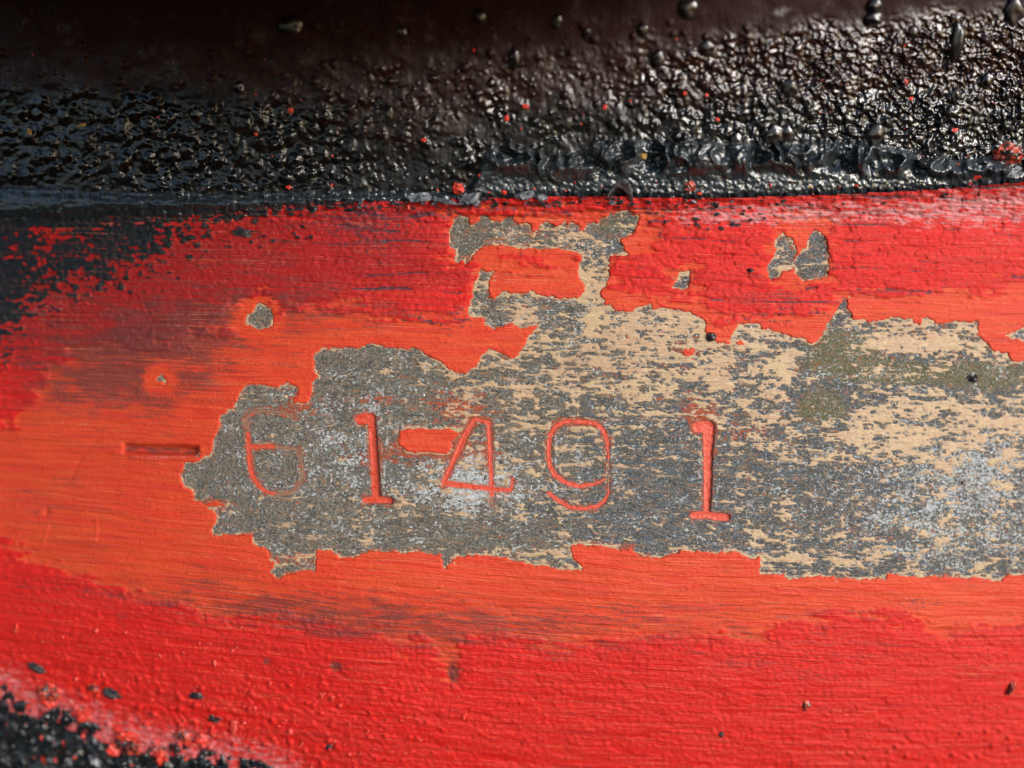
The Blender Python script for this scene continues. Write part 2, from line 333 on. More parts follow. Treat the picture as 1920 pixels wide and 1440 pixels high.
DIGITS = [
 ('6', [[(459,796,3),(462,787,4),(473,774,4),(493,770,3.2),(525,773,2.6),(547,778,2.2),(557,784,1.6)],
        [(466,794,3),(465,813,4),(467,837,5),(469,870,5.5),(473,890,5),(483,908,4.2),(497,921,3.8),(517,927,3.4),(542,926,3.4),(557,917,3),(566,900,3),(567,878,3),(564,852,2.8),(555,843,2.8),(533,839,3.2),(500,837,4.5),(473,838,5)]], 5, 'stamped figure six, half worn to bare metal'),
 ('1', [[(677,787,11),(684,785,11.5),(694,784,11)],[(697,783,9),(698,800,8.5),(699,823,8.2),(702,857,8),(704,890,8.5),(706,935,9)],[(685,938,6.5),(705,936,8),(732,939,6.5)]], 9, 'deeply stamped figure one, left of the four'),
 ('4', [[(890,787,4),(904,788,3.4),(917,793,4)],[(888,790,4.5),(870,820,6.5),(848,870,5.2),(833,903,6)],[(833,906,6),(882,912,5),(922,917,5),(957,919,4),(960,911,3),(961,897,2.6)],[(917,793,4.5),(918,840,4.2),(921,890,4.2),(922,917,4.4),(922,948,3)]], 5, 'stamped figure four, filled with orange paint'),
 ('9', [[(1141,858,2),(1139,830,4),(1132,808,4.4),(1119,795,4.2),(1101,791,4),(1058,790,4),(1041,800,4.2),(1031,818,4.4),(1028,848,4.4),(1031,874,4.6),(1041,892,4.6),(1061,905,4.6),(1086,912,4),(1110,909,3),(1137,898,2.2)],
        [(1141,856,1.8),(1141,897,2),(1140,926,2.2),(1135,937,3.4),(1121,949,3.6),(1097,954,4),(1068,951,4),(1047,939,4),(1030,925,4)]], 4.5, 'thin stamped figure nine with open tail'),
 ('1', [[(1308,801,11),(1318,800,11.5),(1328,801,12)],[(1329,801,12),(1328,830,10.5),(1327,850,9),(1327,903,8.6),(1325,955,7)],[(1300,967,7.5),(1312,966,8),(1325,965,7),(1345,969,8),(1362,970,7.5)]], 7, 'broad stamped figure one, last of the row')]

def digit_field(X, Y, k):
    f = np.full(X.shape, -1e3, np.float32)
    for s in DIGITS[k][1]: f = np.maximum(f, stroke(s, X, Y))
    return f + .7 * noise(X / 7, Y / 7, 71 + k) + .4 * noise(X / 3, Y / 3, 7)
SEAM_X = [-300, 0, 120, 220, 420, 640, 780, 900, 1100, 1300, 1420, 1600, 1750, 1920, 2250]
SEAM_Y = [408, 406, 408, 404, 402, 388, 386, 382, 378, 383, 380, 374, 366, 352, 340]
def seam(X): return np.interp(X, SEAM_X, SEAM_Y)
def zbase(X, Y):
    z = -95 * np.clip((Y - 980) / 460, 0, 3) ** 2
    z = z - 120 * np.clip((900 - X) / 900, 0, 3) ** 2 - 60 * np.clip((X - 1150) / 770, 0, 3) ** 2
    z = z - 50 * np.clip((Y - 1150) / 290, 0, 3) ** 1.5 * np.clip((700 - X) / 700, 0, 2)
    z = z + 2.5 * fbm(X / 300, Y / 140, 3, 5)
    return z + 14 * np.clip((430 - Y) / 45, 0, 2) ** 2
def streakv(X, Y):
    w = sm(650, 1250, Y)
    return Y - w * (0.135 * X - 3.2e-5 * X * X) - (1 - w) * (.03 * X) + 5 * noise(X / 260, Y / 120, 3)
def hole_field(X, Y):
    """positive where the paint is gone"""
    wx = X + 3.5 * fbm(X / 22, Y / 22, 3, 11); wy = Y + 3.5 * fbm(X / 22, Y / 22, 3, 12)
    h = sd_poly(BARE, wx, wy)
    for p in HOLES: h = np.maximum(h, sd_poly(p, wx, wy))
    h = h + 3.0 * fbm(X / 9, Y / 6, 4, 14, .65)
    V = Y - .03 * X
    for p in ISLANDS: h = np.minimum(h, -(sd_poly(p, wx, wy) + 3 * fbm(X / 30, V / 5, 3, 15)))
    # crumbs of paint left standing on the bare metal, dense towards the upper right
    d = .15 + .5 * gauss(X, Y, 1300, 665, 160, 50) + .55 * gauss(X, Y, 1720, 640, 150, 40) + .35 * gauss(X, Y, 1420, 800, 150, 60) + .4 * gauss(X, Y, 1120, 610, 80, 30) + .3 * gauss(X, Y, 860, 760, 60, 30)
    sp = (fbm(X / 15, V / 7, 3, 16) - (1.32 - d * .95)) * 9
    h = np.where(h > 2, np.minimum(h, -sp), h)
    return h

# ---------------------------------------------------------------- stamped plate
plate = empty('steel_plate', 'red painted steel plate stamped 61491, its paint scraped off round the number', 'metal plate')

def build_paint():
    X, Y = grid(-260, 2180, 336, 1660, 2.5)
    h = hole_field(X, Y); V = streakv(X, Y)
    U = X / 1.0
    top = np.full(X.shape, -60, np.float32)
    rag = 26 * fbm(X / 100, V / 13, 4, 21) + 12 * fbm(X / 22, V / 18, 3, 29) + 6 * fbm(X / 9, Y / 7, 3, 22)
    for p in ORANGES: top = np.maximum(top, sd_poly(p, X, Y) )
    for p in REDS: top = np.minimum(top, -sd_poly(p, X, Y) * 1.0 - 0)
    top = -top + rag                       # positive on the red top coat
    # small worn-through windows in the top coat
    worn = fbm(X / 70, V / 14, 4, 23)
    top = np.minimum(top, 60 * (1.1 - worn))
    top = np.maximum(top, np.where((Y > 960) & (Y < 1250), (fbm(X / 90, V / 9, 3, 24) - 1.35 + .8 * sm(1100, 1190, Y)) * 20, -60))
    tm = np.clip(.5 + top / 20, 0, 1)
    deep = tm * (.5 * gauss(X, Y, 150, 620, 300, 170) + .9 * gauss(X, Y, 560, 480, 420, 110) + .4 * gauss(X, Y, 250, 560, 250, 110) + .35 * gauss(X, Y, 1420, 540, 160, 40) + .1)  # crimson stains, with the shade of the upper left put into the colour
    # brown film
    g = .55 * gauss(X, Y, 230, 720, 190, 70) + .45 * gauss(X, Y, 480, 585, 200, 40) + .3 * gauss(X, Y, 760, 595, 130, 25)
    g = g + .50 * gauss(X, V, 600, 1085, 520, 55) + .25 * gauss(X, Y, 1250, 1160, 600, 55) + .4 * gauss(X, Y, 300, 640, 170, 40) + .25 * gauss(X, Y, 100, 950, 130, 60)
    g = g + .35 * gauss(X, Y, 1430, 560, 110, 40) + .25 * gauss(X, Y, 1450, 1250, 200, 40) + .25 * gauss(X, Y, 500, 480, 250, 90) + .32 * gauss(X, Y, 170, 600, 330, 150) + .10 + .20 * fbm(X / 110, V / 22, 4, 25) + .16 * fbm(X / 30, V / 9, 3, 28)
    g = g * (1 - .8 * sm(35, 5, np.maximum(-h, 0)))
    sl = .12 + .32 * gauss(X, Y, 860, 610, 110, 30) + .32 * gauss(X, Y, 1460, 590, 110, 40) + .33 * gauss(X, Y, 1130, 1160, 250, 35) + .33 * gauss(X, Y, 1740, 1130, 150, 30) + .3 * gauss(X, Y, 700, 480, 120, 90) + .28 * gauss(X, Y, 1700, 540, 120, 20) + .2 * gauss(X, Y, 300, 700, 200, 90)
    dseam = Y - seam(X)
    sl = sl + .3 * sm(110, 0, dseam) * sm(150, 500, X)
    sl = sl + .42 * np.exp(-((tm - .5) / .22) ** 2) * sm(660, 600, Y) * (.5 + .8 * fbm(X / 30, Y / 20, 2, 57))
    cv = V / 29 + .45 * noise(X / 170, V / 40, 58); cl = np.abs(cv - np.round(cv)) * 29
    crack = sm(2.6, .6, cl + .8 * noise(X / 9, Y / 9, 59)) * sm(-.1, .25, noise(X / 110, V / 15, 60)) * sm(600, 560, Y) * (sm(400, 600, X) * sm(900, 860, X) + sm(1130, 1180, X)) * tm
    sl = sl + .55 * crack
    # painted pink-white sheen: under the seam at the right, and at the lower left
    nb = fbm(X / 24, V / 7, 4, 27)
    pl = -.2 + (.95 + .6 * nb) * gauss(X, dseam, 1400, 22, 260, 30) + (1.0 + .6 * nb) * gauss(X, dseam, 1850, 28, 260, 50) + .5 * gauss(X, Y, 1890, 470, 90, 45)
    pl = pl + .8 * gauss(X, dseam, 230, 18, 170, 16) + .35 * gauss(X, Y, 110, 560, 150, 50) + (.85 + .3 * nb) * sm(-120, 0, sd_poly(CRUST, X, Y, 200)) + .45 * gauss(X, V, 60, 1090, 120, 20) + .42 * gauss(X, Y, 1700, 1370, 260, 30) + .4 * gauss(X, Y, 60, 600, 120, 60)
    # black flecks at the upper left and under the seam
    bl = .86 * sm(360, -140, X + np.abs(Y - 425) * .7) + .42 * gauss(X, Y, -30, 590, 95, 120) + .42 * fbm(X / 60, Y / 35, 3, 56) * sm(500, 200, X) * sm(720, 560, Y) * sm(760, 560, Y) + .9 * sm(26, 0, dseam) * (.6 + .4 * sm(300, 100, X) - .25 * sm(1000, 1400, X))
    bl = bl + .62 * gauss(X, Y, 240, 440, 150, 50) + .34 * gauss(X, Y, 480, 440, 160, 40) + .3 * gauss(X, Y, 120, 520, 160, 60) + .28 * gauss(X, Y, 250, 500, 180, 50) + .2 * gauss(X, Y, 660, 440, 150, 40) + .5 * gauss(X, dseam, 1330, 40, 170, 34) + .3 * gauss(X, dseam, 1620, 25, 120, 20)
    w1, w2, wi, _, _ = worley(X / 22 + fbm(X / 20, Y / 20, 2, 3) * .3, Y / 12 + fbm(X / 20, Y / 20, 2, 4) * .3, 33)
    bn = fbm(X / 18, Y / 9, 4, 26, .6) * .5 + (w2 - w1) * .35
    bl = bl + bn - .12
    bm = np.clip(.5 + (bl - .62) * 3.5, 0, 1)
    bm = bm * sm(3, 12, -h + 8)
    # relief
    st = fbm(X / 150, V / 7, 4, 41); st2 = fbm(X / 60, V / 3.2, 2, 42)
    chips = ridge(X / 16, V / 9, 3, 43)
    rough = sm(1150, 1330, V + .05 * X) * sm(1200, 200, X) + .5 * sm(1100, 1900, X) * sm(1250, 1400, Y)
    z = zbase(X, Y) + 1.4 * st + 1.0 * st2
    z = z + tm * (3.4 + 1.2 * fbm(X / 9, V / 6, 3, 44) + 3.6 * rough * fbm(X / 13, V / 8, 4, 45, .6) + .9 * chips) + bm * (2.5 + 3.4 * fbm(X / 9, Y / 7, 3, 46))
    # ledges where whole flakes of paint left
    fl = sm(-.03, .03, fbm(X / 60, V / 22, 3, 47) - .35); z = z - 1.6 * fl * tm
    z = z + sm(75, 5, dseam) * (2.4 * fbm(X / 13, Y / 7, 3, 52) + 1.5 * fbm(X / 40, Y / 12, 2, 53))
    # crumbs stuck on the paint
    cr = worley(X / 30, Y / 24, 48); sel = ((cr[2] >> 5) & 15) < 3 + 5 * rough
    z = z + np.where(sel, 7 * np.clip(.16 + .1 * rough - cr[0], 0, 1) / .16, 0) * (.25 + rough)
    z = z - 2.4 * crack
    # cracks of the top coat, right of the arch
    ck = np.abs(noise(X / 80, V / 26, 49)); z = z - 2.6 * sm(.045, 0, ck) * tm * sm(620, 500, Y) * sm(500, 800, X)
    # the struck dash and the faint marks left of it
    dash = np.minimum(np.minimum(X - 232, 372 - X) , 9.5 - np.abs(Y - (840 + (X - 232) * .045))) + 1.0 * noise(X / 14, Y / 9, 50)
    z = z - 15 * sm(-3.5, 6.5, dash)
    lip = stroke([(248, 856, 5), (300, 858, 6), (368, 855, 4)], X, Y); z = z + 2.2 * sm(-4, 3, lip)
    for q in ([(165,1016,2),(176,1014,2.5),(181,1000,2),(180,972,1.5)], [(34,1000,2),(30,1020,1.5)], [(90,985,2),(80,1020,1.5)]):
        z = z + 1.3 * sm(-3, 2, stroke(q, X, Y))
    z = z - 1.2 * sm(-4, 2, stroke([(130,905,2),(150,860,2),(190,815,1)], X, Y))
    # small pits
    for (x, y, r, d) in ((1182,600,5,4),(628,1252,12,4),(505,1245,9,3),(850,1265,16,5),(88,960,6,5),(1290,507,4,3)):
        z = z - d * gauss(X, Y, x, y, r, r)
    for (x, y, rx, ry) in ((850,1262,12,22),(628,1250,13,10),(500,1240,8,8)):
        g = g + .9 * gauss(X, Y, x, y, rx, ry)
    g = g + 1.0 * sm(-2, 6, dash) * (.6 + .4 * noise(X / 20, Y / 5, 61))
    pl = pl + .75 * sm(-2, 4, lip)  # light caught by the dash's lower lip, painted as pale colour
    thick = 2.1 + .9 * fbm(X / 60, Y / 40, 2, 54)
    z = z + thick - (thick + 6) * sm(1.5, -3.5, -h)
    z = z + (.3 + .7 * fbm(X / 25, Y / 25, 2, 55)) * np.exp(-((-h - 3) / 2.5) ** 2)
    keep = (-h > -6) & (dseam > -9) & (sd_poly(CRUST, X, Y) < 20)
    sheet('red_paint', X, Y, z, M_PAINT, plate, keep, dict(along=X, streak=V, top=tm, grime=g, slate=sl, sheen=pl, black=bm, deep=deep))
build_paint()

def steel_z(X, Y, fields):
    z = zbase(X, Y) + .8 * fbm(X / 40, Y / 5, 3, 61) + .5 * fbm(X / 6, Y / 5, 3, 62)
    pit = fbm(X / 11, Y / 7, 4, 63); z = z - 1.5 * sm(.2, .9, pit)
    for k, f in enumerate(fields):
        d = DIGITS[k][2]
        z = z - d * sm(-1.2, 3.2, f) + .9 * np.exp(-((f + 5) / 3.5) ** 2)
    return z
def primer_field(X, Y, h, fields):
    V = Y - .02 * X + 2 * noise(X / 150, Y / 60, 3)
    dn = -.46 + .22 * sm(700, 1000, X) + .02 * sm(1350, 1700, X)
    for (x, y, rx, ry, a) in ((1180,630,170,60,.7),(1400,700,170,80,.75),(1680,640,190,45,.95),(1800,790,260,60,.75),(1620,820,120,45,.6),(1230,740,90,40,.45),(960,720,110,40,.3),
                              (1115,530,28,60,1.3),(960,580,40,30,.5),(1250,600,70,30,.8),(870,860,60,30,.25),(1470,500,25,25,.5),(1090,810,120,30,.15),(1750,1000,300,60,.05),(1060,1035,90,14,.6),(1500,1040,120,30,.5),
                              (556,1046,48,9,1.6),(1030,450,120,16,.3),(720,690,60,14,.5),(620,960,200,60,.14),(760,960,200,50,.12),(900,680,100,30,.3),(1100,860,60,40,.25),(1210,700,140,30,.3)):
        dn = dn + .72 * a * gauss(X, Y, x, y, rx, ry)
    for (x, y, rx, ry, a) in ((640,690,110,45,-.6),(400,880,50,45,-.9),(540,870,110,90,-.35),(700,820,60,80,-.35),(870,1000,160,35,-.4),(1230,900,90,90,-.3),(1530,900,90,40,-.4),(1560,650,60,50,-1.1),(1540,760,60,40,-1.1),(1250,980,140,50,-.3),
                              (870,440,50,40,-.9),(1150,430,50,30,-.5),(1830,710,70,25,-1.),(1650,680,100,16,-.4),(1100,575,100,14,-.6),(1670,960,90,60,-.2),(1280,720,20,60,-.5),(1380,720,16,60,-.5),(480,590,40,30,-1.5),(1520,470,45,30,-.7)):
        dn = dn + a * gauss(X, Y, x, y, rx, ry)
    dn = np.where(h > 10, np.minimum(dn, .10 + .12 * sm(1400, 1600, X)), dn)
    n = .5 * fbm(X / 60, V / 24, 2, 81) + .55 * fbm(X / 26, V / 9, 3, 87) + .5 * fbm(X / 11, V / 4.2, 3, 82, .62) + .32 * fbm(X / 50, V / 3, 2, 88)
    f = (n * 1.25 + dn) * 7
    rim = 1.6 - np.abs(h - 1.2) + 1.6 * fbm(X / 7, Y / 6, 2, 84) + 2.2 * fbm(X / 50, Y / 30, 2, 83)
    f = np.maximum(f, np.where(h < 12, rim, -9))
    for k, q in enumerate(fields):
        r = .5 - np.abs(q + 1.6) + 1.3 * fbm(X / 9, Y / 9, 2, 85)
        f = np.where(q > -6, np.maximum(f - sm(-5, -1, q) * 9, r), f)
    return f
def build_bare():
    X, Y = grid(270, 2180, 384, 1112, 2.1)
    h = hole_field(X, Y); fields = [digit_field(X, Y, k) for k in range(5)]
    z = steel_z(X, Y, fields); keep = h > -9
    V = Y - .02 * X
    blue = .15 + .55 * sm(850, 1350, X) + .3 * gauss(X, Y, 1250, 950, 250, 120)
    olive = .95 * gauss(X, Y, 1570, 650, 75, 45) + .95 * gauss(X, Y, 1540, 765, 60, 40) + 1. * gauss(X, Y, 1850, 705, 100, 34) + .7 * gauss(X, Y, 1640, 690, 120, 24) + .5 * gauss(X, Y, 1800, 1000, 200, 60) + .4 * gauss(X, Y, 880, 1010, 160, 30) + .6 * gauss(X, Y, 1150, 425, 60, 30) + .4 * gauss(X, Y, 1130, 620, 20, 25) + .5 * gauss(X, Y, 1690, 710, 80, 14)
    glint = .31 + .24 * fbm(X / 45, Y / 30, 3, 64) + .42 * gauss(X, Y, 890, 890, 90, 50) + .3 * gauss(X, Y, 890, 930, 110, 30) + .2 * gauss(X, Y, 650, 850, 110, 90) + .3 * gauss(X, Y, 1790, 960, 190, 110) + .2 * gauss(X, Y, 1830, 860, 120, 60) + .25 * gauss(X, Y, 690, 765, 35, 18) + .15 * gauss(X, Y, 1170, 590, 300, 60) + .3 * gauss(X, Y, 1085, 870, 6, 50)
    smear = .12 + .0 * X
    for (x, y, rx, ry, a) in ((860,765,60,35,.45),(800,845,80,22,.5),(1310,772,32,22,.75),(715,750,50,12,.4),(560,760,40,22,.4),(395,950,35,14,.5),(1090,800,60,18,.2),(700,860,60,30,.2),(900,850,50,30,.25),(1150,700,160,20,.15),(1290,640,60,30,.25),(1400,812,60,12,.3),(1750,990,160,40,.12),(550,1050,50,12,.45),(1130,1030,50,10,.5),(980,580,40,20,.3),(1000,440,120,12,.25)):
        smear = smear + a * gauss(X, Y, x, y, rx, ry)
    smear = smear + .45 * sm(14, 0, h)
    for f_ in fields: smear = smear + .35 * sm(-9, -2, f_)
    # light scratches running out of the figures
    for q in ([(975,806,1),(1000,800,1),(1040,795,.6)], [(727,800,.8),(724,835,.6)], [(722,870,.6),(720,915,.9)], [(1452,866,1),(1512,868,1.6)], [(1042,812,1),(1042,878,1.2)], [(1313,860,.6),(1312,950,1)], [(1150,810,.4),(1148,860,.6)], [(1346,910,.6),(1343,950,1)], [(1663,864,.8),(1700,862,1)], [(1860,810,1),(1930,812,1)]):
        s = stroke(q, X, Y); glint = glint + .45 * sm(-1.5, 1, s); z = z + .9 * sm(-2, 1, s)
    for (x, y, r) in ((1826, 709, 7), (1807, 905, 6), (1334, 632, 7)): z = z - 6 * gauss(X, Y, x, y, r, r)
    sheet('bare_steel', X, Y, z, M_STEEL, plate, keep, dict(blue=blue, olive=olive, glint=glint, smear=smear))
    f = primer_field(X, Y, h, fields)
    zp = z + .8 - 4.5 * sm(1.0, -3.0, f) + .5 * fbm(X / 40, V / 4, 2, 86)
    pit = fbm(X / 11, Y / 7, 4, 63); zp = zp + 1.2 * sm(.2, .9, pit)
    rosy = .3 + .45 * gauss(X, Y, 556, 1044, 46, 10) + .35 * gauss(X, Y, 860, 760, 80, 40) + .3 * gauss(X, Y, 1310, 790, 40, 30) + .3 * gauss(X, Y, 1720, 620, 160, 30) + .3 * gauss(X, Y, 800, 840, 90, 30) + .25 * gauss(X, Y, 1400, 810, 120, 30) + .2 * gauss(X, Y, 560, 800, 100, 60) - .1 * sm(1, 6, h) + .15 * gauss(X, Y, 1130, 1030, 60, 12)
    sheet('tan_primer', X, Y, zp, M_PRIMER, plate, (f > -4) & (h > -7), dict(rosy=rosy, solid=f))
build_bare()
for k, (ch, strokes, depth, label) in enumerate(DIGITS):
    pts = [p for s in strokes for p in s]
    x0, x1 = min(p[0] for p in pts) - 18, max(p[0] for p in pts) + 18
    y0, y1 = min(p[1] for p in pts) - 18, max(p[1] for p in pts) + 18
    X, Y = grid(x0, x1, y0, y1, 1.4); f = digit_field(X, Y, k)
    z = zbase(X, Y) - depth + 2.6 - 4 * sm(.6, -2.2, f) + 1.0 * sm(6, 0, f) + .5 * fbm(X / 8, Y / 8, 3, 91)
    worn = np.zeros(X.shape)
    if k == 0: worn = np.clip(1.0 * sm(500, 560, X) + sm(815, 795, Y) * .9 + .42, 0, 1) - .8 * gauss(X, Y, 475, 779, 8, 6)
    if k == 3: worn = .9 * gauss(X, Y, 1142, 890, 9, 40) + .5 * gauss(X, Y, 1125, 905, 16, 8)
    if k == 2: worn = .9 * gauss(X, Y, 922, 940, 8, 14)
    o = sheet('digit', X, Y, z, M_DIGIT, plate, f > -3, dict(worn=worn)); o['label'] = label

# ---------------------------------------------------------------- black crust under the plate's lower left edge
def build_crust():
    X, Y = grid(-260, 820, 1150, 1660, 2.5)
    s = sd_poly(CRUST, X + 6 * fbm(X / 20, Y / 20, 2, 101), Y + 6 * fbm(X / 20, Y / 20, 2, 102), 90)
    a, b, i, dx, dy = worley(X / 32 + .25 * noise(X / 20, Y / 20, 9), Y / 30, 103)
    t1 = (_r(i) - .5) * 2; t2 = (_r(i, 1) - .5) * 2
    z = zbase(X, Y) + 14 * _r(i, 1) + 16 * (t1 * dx + t2 * dy) + 7 * sm(0, .25, b - a)
    a, b, i, dx, dy = worley(X / 11, Y / 13, 104)
    z = z + 4 * _r(i) + 7 * ((_r(i) - .5) * dx + (_r(i, 1) - .5) * dy) * 2 + .6 * fbm(X / 8, Y / 8, 2, 105)
    z = z - 6 + 2 - 20 * sm(2, -8, s) - 4 * sm(0, 60, s) + 8 * fbm(X / 30, Y / 26, 2, 106)
    o = sheet('black_crust', X, Y, z, M_TAR, plate, s > -10)
build_crust()

# ---------------------------------------------------------------- the flange that rises over the plate
flange = empty('grease_coated_flange', 'dark upright flange blistered with black grease above the red plate', 'flange')
def zedge(X): return -120 * np.clip((900 - X) / 900, 0, 3) ** 2 - 60 * np.clip((X - 1150) / 770, 0, 3) ** 2
def shade_hood(X): return 60 + 760 * sm(1600, 700, X)       # unseen overhang, added above the view to shade the upper left
def wall_z(X, Y):
    t = seam(X) - Y                                   # distance up the picture from the seam
    z = 4 + zedge(X) + .34 * np.clip(t, -40, 460) + shade_hood(X) * sm(424, 500, t)
    return z
BLIST = [(1793,75,17,42,16),(1850,151,17,17,12),(1638,36,24,14,10),(1290,15,24,18,8),(965,108,16,22,10),(1235,110,18,18,10),(1640,250,26,22,14),(1205,55,14,16,8),(1045,40,13,16,8),(1900,20,26,30,10),(1450,250,28,22,10),
         (545,50,30,22,8),(730,215,12,20,9),(1475,250,20,20,8),(1380,262,18,16,9),(1100,60,12,12,7),(755,60,12,12,6),(1710,60,16,12,7),(900,30,14,14,6),(1480,165,22,18,8),(1790,180,14,16,8),(370,215,16,16,8),(450,165,14,14,8),(1640,10,18,14,8),(1325,90,20,16,8)]
def build_wall():
    X, Y = grid(-260, 2180, -112, 414, 2.5)
    t = seam(X) - Y; V = X
    R = sm(800, 1850, X)
    # grit: dense and sharp to the right, sparser in the middle, smooth near the top
    lo = 70 - 60 * sm(1100, 1900, X) + 170 * gauss(X, 0, 300, 0, 300, 1) * 0 + 18 * fbm(X / 90, 0 * Y, 3, 110)
    dens = sm(lo - 25, lo + 55, Y) * (.18 + .82 * sm(900, 1500, X))
    left = sm(120, 220, Y + 25 * fbm(X / 80, Y / 50, 3, 111)) * sm(760, 560, X)
    dens = np.maximum(dens, .5 * left * sm(-.5, .5, fbm(X / 60, Y / 35, 3, 133)))
    mid = sm(480, 760, X) * sm(1250, 950, X) * sm(70, 150, Y + 25 * fbm(X / 60, Y / 40, 2, 136)); dens = np.maximum(dens, .55 * mid * sm(-.4, .4, fbm(X / 50, Y / 40, 3, 137)))
    sc = 15 - 6 * sm(1400, 1900, X)
    z = wall_z(X, Y)
    n1 = fbm(X / 17, Y / 20, 2, 112); n2 = ridge(X / 13, Y / 15, 1, 113); n3 = noise(X / 8, Y / 9.5, 114) * 1.3
    n4 = noise(X / 34, Y / 40, 131)
    n5 = noise(X / 5.6, Y / 6.4, 134)
    rel = (7.5 * n1 + 2.0 * n2) * (1 - .5 * R) + 4.4 * n3 * (.35 + .5 * R) + 3.6 * n5 * R * R + 7 * n4 * (1 - .5 * R)
    dens = dens * (.55 + .45 * sm(-.35, .35, fbm(X / 75, Y / 45, 3, 132)) + .1 * R)
    z = z + dens * rel * 1.1
    a, b, i, dx, dy = worley(X / 24, Y / 26, 115)
    sel = ((i >> 7) & 31) < (4 + 9 * dens)
    rr = .16 + .2 * _r(i, 1)
    z = z + np.where(sel, 26 * rr * np.sqrt(np.clip(1 - (a / rr) ** 2, 0, 1)), 0) * sm(10, 80, Y)
    a, b, i, dx, dy = worley(X / 11, Y / 12, 116)
    sel = ((i >> 7) & 31) < (3 + 13 * dens + 12 * left + 7 * mid); rr = .18 + .16 * _r(i, 1)
    z = z + np.where(sel, 12 * rr * np.sqrt(np.clip(1 - (a / rr) ** 2, 0, 1)), 0) * sm(20, 90, Y)
    z = z + .45 * fbm(X / 5, Y / 70, 3, 117) * (1 - dens) + 5 * fbm(X / 110, Y / 90, 3, 118)
    a, b, i, dx, dy = worley(X / 30, Y / 34, 119)
    rr = .25 + .3 * _r(i, 1); z = z + left * (4 * fbm(X / 22, Y / 20, 2, 135) + 16 * rr * np.sqrt(np.clip(1 - (a / rr) ** 2, 0, 1)) * (((i >> 5) & 7) < 5))
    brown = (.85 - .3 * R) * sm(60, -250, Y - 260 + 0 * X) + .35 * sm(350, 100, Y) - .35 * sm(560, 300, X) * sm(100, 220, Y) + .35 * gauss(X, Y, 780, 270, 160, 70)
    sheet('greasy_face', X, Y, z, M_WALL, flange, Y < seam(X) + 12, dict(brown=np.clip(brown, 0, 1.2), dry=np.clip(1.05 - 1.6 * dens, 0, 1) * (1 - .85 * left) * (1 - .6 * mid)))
build_wall()

rng = random.Random(4)
def lump(name, px, py, z, rx, ry, rz, mat, parent=None, seed=0, sub=2, jag=.35, flat=0.0, rot=0.0, tilt=(0, 0)):
    """one irregular crumb, blister or chip sitting at px, py of the grid on height z"""
    bm = bmesh.new(); bmesh.ops.create_icosphere(bm, subdivisions=sub, radius=1)
    r = random.Random(seed * 7 + 3); off = [r.uniform(-9, 9) for _ in range(6)]
    co = np.array([v.co[:] for v in bm.verts], np.float32)
    n = fbm(co[:, 0] * 1.3 + off[0] + co[:, 2], co[:, 1] * 1.3 + off[1] - co[:, 2], 3, seed)
    k = 1 + jag * n; co *= k[:, None]
    co[:, 2] = np.where(co[:, 2] < -.3, -.3, co[:, 2])
    if flat: co[:, 2] = co[:, 2] * (1 - flat) + flat * .5 * noise(co[:, 0] * 1.1 + off[2], co[:, 1] * 1.1 + off[3], seed)
    co *= np.array([rx, ry, rz], np.float32) * S
    for v, c in zip(bm.verts, co): v.co = c
    me = bpy.data.meshes.new(name); bm.to_mesh(me); bm.free()
    if jag < .31: me.polygons.foreach_set('use_smooth', [True] * len(me.polygons))
    me.materials.append(mat)
    o = bpy.data.objects.new(name, me); COL.objects.link(o)
    p = P3(np.array(float(px)), np.array(float(py)), np.array(float(z)))
    o.location = p; o.rotation_euler = (tilt[0], tilt[1], rot)
    if parent: o.parent = parent
    return o
def wz(x, y): return float(wall_z(np.array([x], float), np.array([y], float))[0])
WT = math.radians(50)
for i, (x, y, rx, ry, rz) in enumerate(BLIST):
    lump('blister', x, y, wz(x, y) + 2, rx * .72, ry * .9, rz * .8, M_BLIST, flange, 200 + i, 3, .3, tilt=(.35, 0))

# ---------------------------------------------------------------- sealant bead along the seam
bead = empty('sealant_bead', 'wrinkled blue-black sealant bead along the seam over the red plate', 'sealant')
def bead_z(X, Y): return zedge(X) + (wall_z(X, Y) - zedge(X)) * .8 + 10
def build_bead():
    X, Y = grid(-260, 2180, 225, 436, 2.2)
    topy = np.interp(X, [-300, 0, 200, 400, 640, 820, 880, 905, 925, 1000, 1040, 1100, 1180, 1300, 1480, 1600, 1720, 1800, 1900, 2000, 2250],
                        [352, 350, 356, 362, 356, 360, 350, 300, 268, 275, 300, 278, 262, 268, 272, 268, 290, 300, 300, 285, 280]) + 7 * fbm(X / 22, 0 * X, 3, 121)
    bot = seam(X) + 3 + 7 * fbm(X / 24, 0 * X, 4, 122, .6) + 3 * fbm(X / 8, Y / 30, 2, 126) + 6 * sm(200, 0, X)
    t = np.minimum(Y - topy, bot - Y)                       # positive on the bead
    u = np.clip((Y - topy) / np.maximum(bot - topy, 1), 0, 1)
    base = bead_z(X, Y)
    fold = sm(860, 960, X)
    up = sm(.62, .25, u)
    wrk = ridge(X / 46 + .7 * fbm(X / 60, Y / 40, 2, 127), Y / 90, 1, 123)
    z = base + 14 * sm(0, 26, t) + fold * up * (30 * wrk + 7 * fbm(X / 19, Y / 26, 3, 124)) + 3.0 * fbm(X / 10, Y / 9, 3, 125) * (.25 + .75 * fold * sm(.1, .8, u)) + 1.2 * fbm(X / 5, Y / 4.5, 2, 128)
    z = z + (1 - fold) * (3 * fbm(X / 34, Y / 9, 3, 129))
    z = z - 26 * sm(3, -6, t)
    # a bite at the arch where the skin has lifted
    z = z - 30 * sm(-2, 5, stroke([(1162, 374, 15), (1163, 354, 11)], X, Y))
    sheet('bead_skin', X, Y, z, M_BEAD, bead, t > -7)
build_bead()
